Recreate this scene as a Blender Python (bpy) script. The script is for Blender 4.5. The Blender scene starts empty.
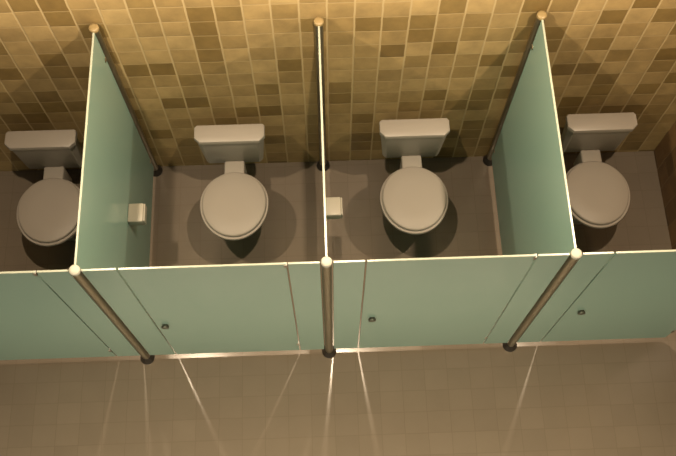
import bpy, bmesh, math
from mathutils import Vector, Matrix
PI = math.pi
scene = bpy.context.scene
COL = scene.collection

# ---------------------------------------------------------------- camera
cd = bpy.data.cameras.new('camera'); cam = bpy.data.objects.new('camera', cd); COL.objects.link(cam)
cam.location = (-0.00344, -2.46992, 5.02447)
cam.rotation_euler = (0.381370, -0.001986, -0.035616)
cd.sensor_fit = 'HORIZONTAL'; cd.sensor_width = 36.0; cd.lens = 883.69 / 676 * 36.0
cd.clip_end = 60
scene.camera = cam

# ---------------------------------------------------------------- world, lights, exposure
scene.view_settings.view_transform = 'Standard'; scene.view_settings.look = 'None'
scene.view_settings.gamma = 1; scene.view_settings.use_curve_mapping = False
scene.view_settings.exposure = 0.08
w = bpy.data.worlds.new('room_ambience'); scene.world = w; w.use_nodes = True
bg = w.node_tree.nodes['Background']; bg.inputs[0].default_value = (1.0, 0.80, 0.60, 1); bg.inputs[1].default_value = 0.05
LAMP_Y, LAMP_Z, LAMP_W = -0.69, 2.72, 130.0
for lx, lf in ((-1.13, 0.90), (0.09, 1.0), (1.44, 1.0)):
    l = bpy.data.lights.new('ceiling_lamp', 'POINT'); l.energy = LAMP_W * lf; l.color = (1.0, 0.78, 0.54); l.shadow_soft_size = 0.018
    o = bpy.data.objects.new('ceiling_lamp', l); o.location = (lx, LAMP_Y, LAMP_Z); COL.objects.link(o)
l = bpy.data.lights.new('washroom_light', 'AREA'); l.shape = 'RECTANGLE'; l.size = 4.5; l.size_y = 0.7; l.energy = 64; l.color = (1.0, 0.80, 0.50); l.spread = math.radians(80)
o = bpy.data.objects.new('washroom_light', l); o.location = (0, -2.95, 3.3); o.rotation_euler = (math.radians(5), 0, 0); COL.objects.link(o)

l = bpy.data.lights.new('door_fill_light', 'AREA'); l.shape = 'RECTANGLE'; l.size = 4.8; l.size_y = 0.5; l.energy = 52; l.color = (1.0, 0.82, 0.60)  # added low fill that brightens the glass doors, not a real fixture
o = bpy.data.objects.new('door_fill_light', l); o.location = (0, -3.5, 1.45); o.rotation_euler = (math.radians(86), 0, 0); COL.objects.link(o)

# ---------------------------------------------------------------- materials
def new_mat(name):
    m = bpy.data.materials.new(name); m.use_nodes = True
    return m, m.node_tree, m.node_tree.nodes['Principled BSDF']

def N(nt, typ, **kw):
    n = nt.nodes.new(typ)
    for k, v in kw.items(): setattr(n, k, v)
    return n

def plain(name, col, rough=0.4, metal=0.0, var=0.06, scale=6.0, coat=0.0, bump=0.0):
    m, nt, p = new_mat(name)
    tc = N(nt, 'ShaderNodeTexCoord'); no = N(nt, 'ShaderNodeTexNoise'); no.inputs['Scale'].default_value = scale; no.inputs['Detail'].default_value = 4
    nt.links.new(tc.outputs['Object'], no.inputs['Vector'])
    mx = N(nt, 'ShaderNodeMix', data_type='RGBA')
    mx.inputs[6].default_value = tuple(c * (1 - var) for c in col) + (1,)
    mx.inputs[7].default_value = tuple(min(1, c * (1 + var)) for c in col) + (1,)
    nt.links.new(no.outputs['Fac'], mx.inputs[0]); nt.links.new(mx.outputs[2], p.inputs['Base Color'])
    p.inputs['Roughness'].default_value = rough; p.inputs['Metallic'].default_value = metal
    p.inputs['Coat Weight'].default_value = coat; p.inputs['Coat Roughness'].default_value = 0.15
    if bump:
        b = N(nt, 'ShaderNodeBump'); b.inputs['Strength'].default_value = bump; b.inputs['Distance'].default_value = 0.002
        nt.links.new(no.outputs['Fac'], b.inputs['Height']); nt.links.new(b.outputs[0], p.inputs['Normal'])
    return m

def M1(nt, op, a, b=None, clamp=False):
    n = N(nt, 'ShaderNodeMath', operation=op); n.use_clamp = clamp
    for i, v in enumerate((a, b)):
        if v is None: continue
        if isinstance(v, (int, float)): n.inputs[i].default_value = v
        else: nt.links.new(v, n.inputs[i])
    return n.outputs[0]

def tile_mat(name, ua, va, u0, v0, du, dv, ramp, grout, gu, gv, jit, rough, spec=0.5, bump=0.4, groutmix=1.0, coarse=0.25, blot=5.0, rrange=0.08, tilt=0.0):
    """square tiles: axis letters ua, va; origin and pitch; per-tile colour from a ramp, grout lines of widths gu (between columns), gv (between rows)"""
    m, nt, p = new_mat(name); L = nt.links.new
    tc = N(nt, 'ShaderNodeTexCoord'); sp = N(nt, 'ShaderNodeSeparateXYZ'); L(tc.outputs['Object'], sp.inputs[0])
    # slightly irregular hand-set edges
    wn = N(nt, 'ShaderNodeTexNoise'); wn.inputs['Scale'].default_value = 14; L(tc.outputs['Object'], wn.inputs['Vector'])
    wob = M1(nt, 'MULTIPLY', M1(nt, 'SUBTRACT', wn.outputs['Fac'], 0.5), 0.05)
    u = M1(nt, 'ADD', M1(nt, 'DIVIDE', M1(nt, 'SUBTRACT', sp.outputs[ua], u0), du), wob)
    v = M1(nt, 'ADD', M1(nt, 'DIVIDE', M1(nt, 'SUBTRACT', sp.outputs[va], v0), dv), wob)
    cu = M1(nt, 'FLOOR', u)
    w1 = N(nt, 'ShaderNodeTexWhiteNoise', noise_dimensions='1D'); L(M1(nt, 'ADD', cu, 13.37), w1.inputs['W'])
    v = M1(nt, 'ADD', v, M1(nt, 'MULTIPLY', M1(nt, 'SUBTRACT', w1.outputs['Value'], 0.5), jit))
    cv = M1(nt, 'FLOOR', v)
    cmb = N(nt, 'ShaderNodeCombineXYZ'); L(cu, cmb.inputs[0]); L(cv, cmb.inputs[1])
    w2 = N(nt, 'ShaderNodeTexWhiteNoise', noise_dimensions='2D'); L(cmb.outputs[0], w2.inputs['Vector'])
    cr = N(nt, 'ShaderNodeValToRGB'); els = cr.color_ramp.elements
    while len(els) < len(ramp): els.new(0.5)
    for e, (pos, c) in zip(els, ramp): e.position = pos; e.color = c + (1,)
    L(w2.outputs['Value'], cr.inputs[0])
    # blotches in the stone
    bn = N(nt, 'ShaderNodeTexNoise'); bn.inputs['Scale'].default_value = blot; bn.inputs['Detail'].default_value = 5; bn.inputs['Roughness'].default_value = 0.6
    off = N(nt, 'ShaderNodeVectorMath', operation='ADD'); L(tc.outputs['Object'], off.inputs[0]); L(w2.outputs['Color'], off.inputs[1]); L(off.outputs[0], bn.inputs['Vector'])
    mr = N(nt, 'ShaderNodeMapRange'); L(bn.outputs['Fac'], mr.inputs[0]); mr.inputs[1].default_value = 0.3; mr.inputs[2].default_value = 0.7
    mr.inputs[3].default_value = 1 - coarse; mr.inputs[4].default_value = 1 + coarse
    mul = N(nt, 'ShaderNodeVectorMath', operation='SCALE'); L(cr.outputs[0], mul.inputs[0]); L(mr.outputs[0], mul.inputs['Scale'])
    def edge(c, width, pitch):
        f = M1(nt, 'FRACT', c)
        d = M1(nt, 'MINIMUM', f, M1(nt, 'SUBTRACT', 1.0, f))
        q = N(nt, 'ShaderNodeMapRange'); q.clamp = True; L(d, q.inputs[0])
        q.inputs[1].default_value = width / pitch * 0.35; q.inputs[2].default_value = width / pitch * 0.75; q.inputs[3].default_value = 1; q.inputs[4].default_value = 0
        return q.outputs[0]
    g = M1(nt, 'MAXIMUM', edge(u, gu, du), M1(nt, 'MULTIPLY', edge(v, gv, dv), 0.6))
    gm = M1(nt, 'MULTIPLY', g, groutmix)
    mx = N(nt, 'ShaderNodeMix', data_type='RGBA'); L(gm, mx.inputs[0]); L(mul.outputs[0], mx.inputs[6]); mx.inputs[7].default_value = grout + (1,)
    L(mx.outputs[2], p.inputs['Base Color'])
    rr = N(nt, 'ShaderNodeMapRange'); L(w2.outputs['Value'], rr.inputs[0]); rr.inputs[3].default_value = rough - rrange; rr.inputs[4].default_value = rough + rrange
    L(rr.outputs[0], p.inputs['Roughness']); p.inputs['Specular IOR Level'].default_value = spec
    h = M1(nt, 'ADD', M1(nt, 'MULTIPLY', g, -1.0), M1(nt, 'MULTIPLY', bn.outputs['Fac'], 0.25))
    b = N(nt, 'ShaderNodeBump'); b.inputs['Strength'].default_value = bump; b.inputs['Distance'].default_value = 0.003; L(h, b.inputs['Height']); L(b.outputs[0], p.inputs['Normal'])
    return m

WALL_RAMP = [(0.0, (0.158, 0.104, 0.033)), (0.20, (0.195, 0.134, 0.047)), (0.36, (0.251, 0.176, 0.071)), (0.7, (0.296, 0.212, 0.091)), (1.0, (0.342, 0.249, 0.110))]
GROUT = (0.392, 0.302, 0.157)
m_wall = tile_mat('tan_stone_tile', 'X', 'Z', 0.17, 1.64, 0.1305, 0.1155, WALL_RAMP, GROUT, 0.0085, 0.005, 0.12, 0.55, coarse=0.18, blot=9)
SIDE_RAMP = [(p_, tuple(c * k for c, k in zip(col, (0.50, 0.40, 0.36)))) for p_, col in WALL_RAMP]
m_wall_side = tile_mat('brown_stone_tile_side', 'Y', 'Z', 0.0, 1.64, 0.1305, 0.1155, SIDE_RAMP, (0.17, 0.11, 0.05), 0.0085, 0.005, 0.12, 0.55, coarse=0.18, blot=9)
FLOOR_RAMP = [(0.0, (0.160, 0.132, 0.103)), (0.5, (0.163, 0.135, 0.105)), (1.0, (0.166, 0.137, 0.107))]
m_floor = tile_mat('brown_floor_tile', 'X', 'Y', 0.02, -1.351, 0.1305, 0.12, FLOOR_RAMP, (0.112, 0.087, 0.062), 0.003, 0.005, 0.0, 0.21, bump=0.03, groutmix=0.4, coarse=0.05, blot=2.5, rrange=0.03)
m_china = plain('glazed_white_china', (0.298, 0.270, 0.234), 0.42, var=0.02)
m_seat = plain('white_seat_plastic', (0.298, 0.268, 0.232), 0.5, var=0.02)
m_steel = plain('brushed_steel', (0.31, 0.285, 0.22), 0.36, 1.0, var=0.12, scale=30)
m_cap = plain('satin_steel_cap', (0.40, 0.41, 0.35), 0.55, 0.0, var=0.05)
m_capb = plain('brass_toned_cap', (0.235, 0.174, 0.078), 0.45, 0.0, var=0.05)
m_dark = plain('dark_flange_metal', (0.05, 0.045, 0.04), 0.35, 0.6, var=0.2)
m_knob = plain('dull_knob_metal', (0.112, 0.123, 0.101), 0.4, 0.7, var=0.1)
m_holder = plain('cream_holder_plastic', (0.370, 0.347, 0.291), 0.4, var=0.02)
m_hinge = plain('grey_hinge_metal', (0.28, 0.27, 0.24), 0.4, 0.9)
m_edge = plain('lit_pale_glass_edge', (0.336, 0.370, 0.302), 0.3, var=0.03)  # glass edge colour with the overhead light on the tops painted in

def glass_mat():
    m, nt, p = new_mat('frosted_mint_glass'); L = nt.links.new
    tc = N(nt, 'ShaderNodeTexCoord'); no = N(nt, 'ShaderNodeTexNoise'); no.inputs['Scale'].default_value = 1.6; L(tc.outputs['Object'], no.inputs['Vector'])
    mx = N(nt, 'ShaderNodeMix', data_type='RGBA'); mx.inputs[6].default_value = (0.232, 0.372, 0.325, 1); mx.inputs[7].default_value = (0.254, 0.394, 0.347, 1)
    L(no.outputs['Fac'], mx.inputs[0]); L(mx.outputs[2], p.inputs['Base Color'])
    p.inputs['Roughness'].default_value = 0.20; p.inputs['Specular IOR Level'].default_value = 0.5
    tr = N(nt, 'ShaderNodeBsdfTranslucent'); tr.inputs[0].default_value = (0.336, 0.437, 0.381, 1)
    ms = N(nt, 'ShaderNodeMixShader'); ms.inputs[0].default_value = 0.15
    out = nt.nodes['Material Output']
    L(p.outputs[0], ms.inputs[1]); L(tr.outputs[0], ms.inputs[2]); L(ms.outputs[0], out.inputs['Surface'])
    return m
m_glass = glass_mat()

# ---------------------------------------------------------------- helpers
def link_mesh(name, bm, mats, parent=None, loc=(0, 0, 0), smooth=False, auto=None):
    me = bpy.data.meshes.new(name); bmesh.ops.recalc_face_normals(bm, faces=bm.faces[:]); bm.to_mesh(me); bm.free()
    for mm in (mats if isinstance(mats, (list, tuple)) else [mats]): me.materials.append(mm)
    if smooth:
        for f in me.polygons: f.use_smooth = True
        if auto: me.set_sharp_from_angle(angle=math.radians(auto))
    o = bpy.data.objects.new(name, me); COL.objects.link(o); o.location = loc
    if parent is not None: o.parent = parent
    return o

def thing(name, label, cat, loc=(0, 0, 0), group=None):
    o = bpy.data.objects.new(name, None); COL.objects.link(o); o.location = loc; o.empty_display_size = 0.1
    o['label'] = label; o['category'] = cat; o['kind'] = 'thing'
    if group: o['group'] = group
    return o

def struct(name, bm, m):
    o = link_mesh(name, bm, m); o['kind'] = 'structure'; return o

def box(bm, x0, x1, y0, y1, z0, z1, bev=0.0, seg=2):
    r = bmesh.ops.create_cube(bm, size=1.0)
    vs = r['verts']
    for v in vs: v.co = Vector(((x0 + x1) / 2 + v.co.x * (x1 - x0), (y0 + y1) / 2 + v.co.y * (y1 - y0), (z0 + z1) / 2 + v.co.z * (z1 - z0)))
    if bev:
        es = list({e for v in vs for e in v.link_edges})
        bmesh.ops.bevel(bm, geom=es, offset=bev, segments=seg, affect='EDGES', profile=0.5)

def loft(bm, rings, cap0=True, cap1=True):
    prev = None; first = None
    for ring in rings:
        vs = [bm.verts.new(c) for c in ring]
        if prev:
            n = len(vs)
            for i in range(n): bm.faces.new((prev[i], prev[(i + 1) % n], vs[(i + 1) % n], vs[i]))
        else: first = vs
        prev = vs
    if cap0: bm.faces.new(first[::-1])
    if cap1: bm.faces.new(prev)

def circle(r, z, n=32, cx=0, cy=0): return [(cx + r * math.cos(2 * PI * i / n), cy + r * math.sin(2 * PI * i / n), z) for i in range(n)]

def lathe(profile, n=32):
    bm = bmesh.new(); loft(bm, [circle(r, z, n) for r, z in profile]); return bm

def dup(root, loc, label, group=None):
    r = root.copy(); COL.objects.link(r); r.location = loc; r['label'] = label
    if group: r['group'] = group
    for ch in list(root.children):
        c = ch.copy(); COL.objects.link(c); c.parent = r
        for g in list(ch.children):
            d = g.copy(); COL.objects.link(d); d.parent = c
    return r

# ---------------------------------------------------------------- the room
H, D, W, WY = 1.541, 1.2256, 1.05, -0.030
bm = bmesh.new(); box(bm, -3.2, 2.2, -3.6, 0.0, -0.08, 0.0); struct('floor', bm, m_floor)
bm = bmesh.new(); box(bm, -3.2, 2.2, 0.0, 0.12, -0.08, 2.95); struct('wall_back', bm, m_wall)
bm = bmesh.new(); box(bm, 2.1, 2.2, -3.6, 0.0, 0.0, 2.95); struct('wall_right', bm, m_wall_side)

# ---------------------------------------------------------------- posts
G_FP = 'steel front posts of the stalls'
def make_post(name, label, loc, capm, group):
    t = thing(name, label, 'post', loc, group)
    link_mesh('pole', lathe([(0.0215, 0.004), (0.0215, H - 0.004)], 32), m_steel, t, smooth=True, auto=40)
    link_mesh('cap', lathe([(0.0225, H - 0.012), (0.0235, H - 0.008), (0.0235, H + 0.004), (0.021, H + 0.008), (0.012, H + 0.010)], 32), capm, t, smooth=True, auto=50)
    f = link_mesh('floor_flange', lathe([(0.041, 0.0), (0.042, 0.004), (0.040, 0.012), (0.030, 0.026), (0.025, 0.040), (0.0222, 0.044)], 32), m_dark, t, smooth=True, auto=50)
    return t
fp = make_post('stall_post', 'round steel front post below the glass corner between leftmost and second stall', (-W, -D, 0), m_cap, G_FP)
dup(fp, (0, -D, 0), 'round steel front post at the picture centre, between second and third stall')
dup(fp, (W, -D, 0), 'round steel front post leaning left in view, beside the rightmost stall')
G_WP = 'steel posts against the tiled wall'
wp = make_post('wall_post', 'steel post against the tiled wall, behind the leftmost glass partition', (-W, WY, 0), m_capb, G_WP)
dup(wp, (0, WY, 0), 'steel post against the tiled wall, behind the edge-on middle partition')
dup(wp, (W, WY, 0), 'steel post against the tiled wall, behind the rightmost glass partition')

# ---------------------------------------------------------------- glass
def slab(x0, x1, y0, y1, z0, z1):
    """bevelled frosted sheet; only top edge faces get the paler colour, overhead light painted in"""
    bm = bmesh.new(); box(bm, x0, x1, y0, y1, z0, z1, 0.0012, 1)
    thin_x = (x1 - x0) < (y1 - y0)
    for f in bm.faces:
        n = f.normal
        if n.length == 0: f.normal_update(); n = f.normal
        big = abs(n.x) if thin_x else abs(n.y)
        f.material_index = 1 if n.z > 0.5 else 0
    return bm
T = 0.0048
def side(label, x):
    t = thing('glass_partition', label, 'partition', (x, 0, 0.10), 'frosted glass partitions between stalls')
    link_mesh('glass_sheet', slab(-T, T, -(D - 0.024), WY - 0.024, 0.0, H - 0.10), [m_glass, m_edge], t)
    for y in (-(D - 0.040), WY - 0.040):
        for z in (0.10, 1.22):
            b = bmesh.new(); box(b, -0.009, 0.009, y - 0.010 if y > -0.5 else y - 0.014, y + 0.016 if y > -0.5 else y + 0.010, z, z + 0.02, 0.002)
            link_mesh('glass_clamp', b, m_steel, t)
    return t
side('frosted mint glass side partition between the leftmost and second toilets', -W)
side('frosted glass side partition seen edge-on as a thin bright line at centre', 0)
side('frosted mint glass side partition between the third and rightmost toilets', W)

ZB = 0.075
PG = 0.028   # clearance from a post's axis
def glass_screen(label, xc, panels, dx0, dx1, knob_x):
    """one stall's glass front: narrow fixed panels and the hinged door with its knob and hinges"""
    t = thing('glass_screen', label, 'glass screen', (xc, -D, ZB), 'frosted glass screens with doors along the stalls')
    for x0, x1 in panels:
        link_mesh('fixed_panel', slab(x0 - xc, x1 - xc, -T, T, 0.0, H - ZB), [m_glass, m_edge], t)
    h = (dx1 - dx0) / 2; xm = (dx0 + dx1) / 2
    d = link_mesh('door', slab(-h, h, -T, T, 0.0, H - ZB), [m_glass, m_edge], t, loc=(xm - xc, 0, 0))
    b = bmesh.new()
    prof = [(0.014, 0.0), (0.014, 0.005), (0.019, 0.007), (0.020, 0.014), (0.017, 0.018), (0.006, 0.019)]
    loft(b, [circle(r, z, 24) for r, z in prof])
    bmesh.ops.rotate(b, verts=b.verts[:], matrix=Matrix.Rotation(PI / 2, 3, 'X'))
    bmesh.ops.translate(b, verts=b.verts[:], vec=(knob_x - xm, -T, 0.69 - ZB))
    k = link_mesh('knob', b, m_knob, d, smooth=True, auto=50); k['label'] = 'small round dark metal knob'
    hx = h if knob_x < xm else -h
    for z in (0.12, 1.43):
        b = bmesh.new(); s_ = 1 if hx > 0 else -1
        box(b, min(hx - .010 * s_, hx + .0035 * s_), max(hx - .010 * s_, hx + .0035 * s_), -0.0085, 0.0085, z, z + 0.03, 0.001)
        link_mesh('hinge', b, m_hinge, d)
    return t
glass_screen('frosted mint glass stall screen and door before the leftmost toilet', -1.575, [(-W - 0.158, -W - PG)], -1.935, -1.216, -1.89)
glass_screen('frosted mint glass stall screen with door before the second toilet from left', -0.525, [(-W + PG, -W + 0.172), (-0.162, -PG)], -0.870, -0.170, -0.825)
glass_screen('frosted mint glass stall screen with door before the third toilet, right of the central post', 0.525, [(PG, 0.162), (0.889, W - PG)], 0.170, 0.882, 0.222)
glass_screen('frosted mint glass stall screen and door before the rightmost toilet', 1.575, [(W + PG, 1.210)], 1.218, 1.935, 1.289)

# ---------------------------------------------------------------- toilets (origin on the floor under the lid's centre)
def oval(cx, cy, rx, ry_f, ry_b, z, n=56, p=2.0):
    out = []
    for i in range(n):
        a = 2 * PI * i / n; c, s = math.cos(a), math.sin(a)
        ry = ry_b if s > 0 else ry_f
        out.append((cx + rx * math.copysign(abs(c) ** (2 / p), c), cy + ry * math.copysign(abs(s) ** (2 / p), s), z))
    return out

def make_toilet(label, loc):
    t = thing('toilet', label, 'toilet', loc, 'toilets in the row of stalls')
    # bowl with pedestal
    b = bmesh.new()
    secs = [(0.0, .10, .098, .135, .15), (0.02, .10, .095, .132, .147), (0.10, .09, .085, .14, .14), (0.20, .06, .098, .15, .15),
            (0.28, .02, .130, .160, .165), (0.345, .0, .162, .185, .178), (0.375, .0, .180, .208, .188), (0.392, .0, .182, .212, .190)]
    loft(b, [oval(0, cy, rx, rf, rb, z) for z, cy, rx, rf, rb in secs])
    link_mesh('bowl', b, m_china, t, smooth=True, auto=50)
    # deck joining bowl and cistern
    b = bmesh.new(); box(b, -.058, .058, .12, .262, .25, .430, .010, 3)
    link_mesh('deck', b, m_china, t, smooth=True, auto=40)
    # seat ring
    b = bmesh.new(); n = 56
    outer = [(.185, .208, .188, .390), (.193, .220, .195, .395), (.196, .224, .197, .405), (.193, .220, .194, .413)]
    inner = [(.130, .150, .115, .413), (.125, .145, .110, .404), (.128, .148, .113, .394)]
    rings = [[b.verts.new(c) for c in oval(0, 0, rx, rf, rb, z, n)] for rx, rf, rb, z in outer + inner]
    for k in range(len(rings)):
        r0, r1 = rings[k], rings[(k + 1) % len(rings)]
        for i in range(n): b.faces.new((r0[i], r0[(i + 1) % n], r1[(i + 1) % n], r1[i]))
    link_mesh('seat', b, m_seat, t, smooth=True, auto=60)
    # lid
    b = bmesh.new()
    loft(b, [oval(0, 0, r, f, k, z) for r, f, k, z in ((.182, .207, .184, .4125), (.1825, .2075, .187, .417), (.183, .208, .189, .424), (.181, .206, .187, .430), (.173, .198, .178, .4335), (.10, .11, .10, .4365))])
    ld = link_mesh('lid', b, m_seat, t, smooth=True, auto=60)
    # cistern: tapered tank with chamfered front corners
    def octo(wd, y0, y1, ch, z):   # y0 front (towards -y), y1 back
        return [(-wd + ch, y0, z), (wd - ch, y0, z), (wd, y0 + ch, z), (wd, y1 - .012, z), (wd - .012, y1, z), (-wd + .012, y1, z), (-wd, y1 - .012, z), (-wd, y0 + ch, z)]
    b = bmesh.new()
    loft(b, [octo(.158, .264, .340, .02, .398), octo(.166, .260, .344, .02, .406), octo(.188, .249, .348, .030, .664)])
    bmesh.ops.bevel(b, geom=[e for e in b.edges if abs(e.verts[0].co.z - e.verts[1].co.z) > .05], offset=.004, segments=2, affect='EDGES')
    link_mesh('tank', b, m_china, t, smooth=True, auto=35)
    b = bmesh.new()
    loft(b, [octo(.189, .248, .348, .028, .6645), octo(.194, .244, .352, .030, .669), octo(.195, .243, .353, .030, .690), octo(.192, .246, .350, .029, .698), octo(.184, .254, .343, .027, .702)])
    link_mesh('tank_lid', b, m_china, t, smooth=True, auto=28)
    return t
TY = -0.450
t0 = make_toilet('pale toilet with closed lid, second from the left, tank against tiled wall', (-0.512, TY, 0))
dup(t0, (-1.550, TY, 0), 'pale toilet with closed lid, leftmost, partly behind the left glass partition')
dup(t0, (0.512, TY, 0), 'pale toilet with closed lid, third from the left, right of the central partition')
dup(t0, (1.555, TY, 0), 'pale toilet with closed lid, rightmost, nearest the side wall')

# ---------------------------------------------------------------- toilet paper holders
def make_holder(label, x, y):
    t = thing('paper_holder', label, 'toilet paper holder', (x, y, 0.64), 'cream paper holders on the partitions')
    b = bmesh.new(); box(b, 0, .082, -.053, .053, 0, .06, .006, 3); link_mesh('case', b, m_holder, t, smooth=True, auto=40)
    b = bmesh.new(); box(b, .0825, .090, -.050, .050, .004, .056, .002, 2); link_mesh('cover', b, m_holder, t, smooth=True, auto=40)
    return t
h0 = make_holder('small cream paper holder on the left partition, beside the second toilet', -W + T, -0.610)
dup(h0, (T, -0.610, 0.64), 'small cream paper holder on the central partition, left of the third toilet')
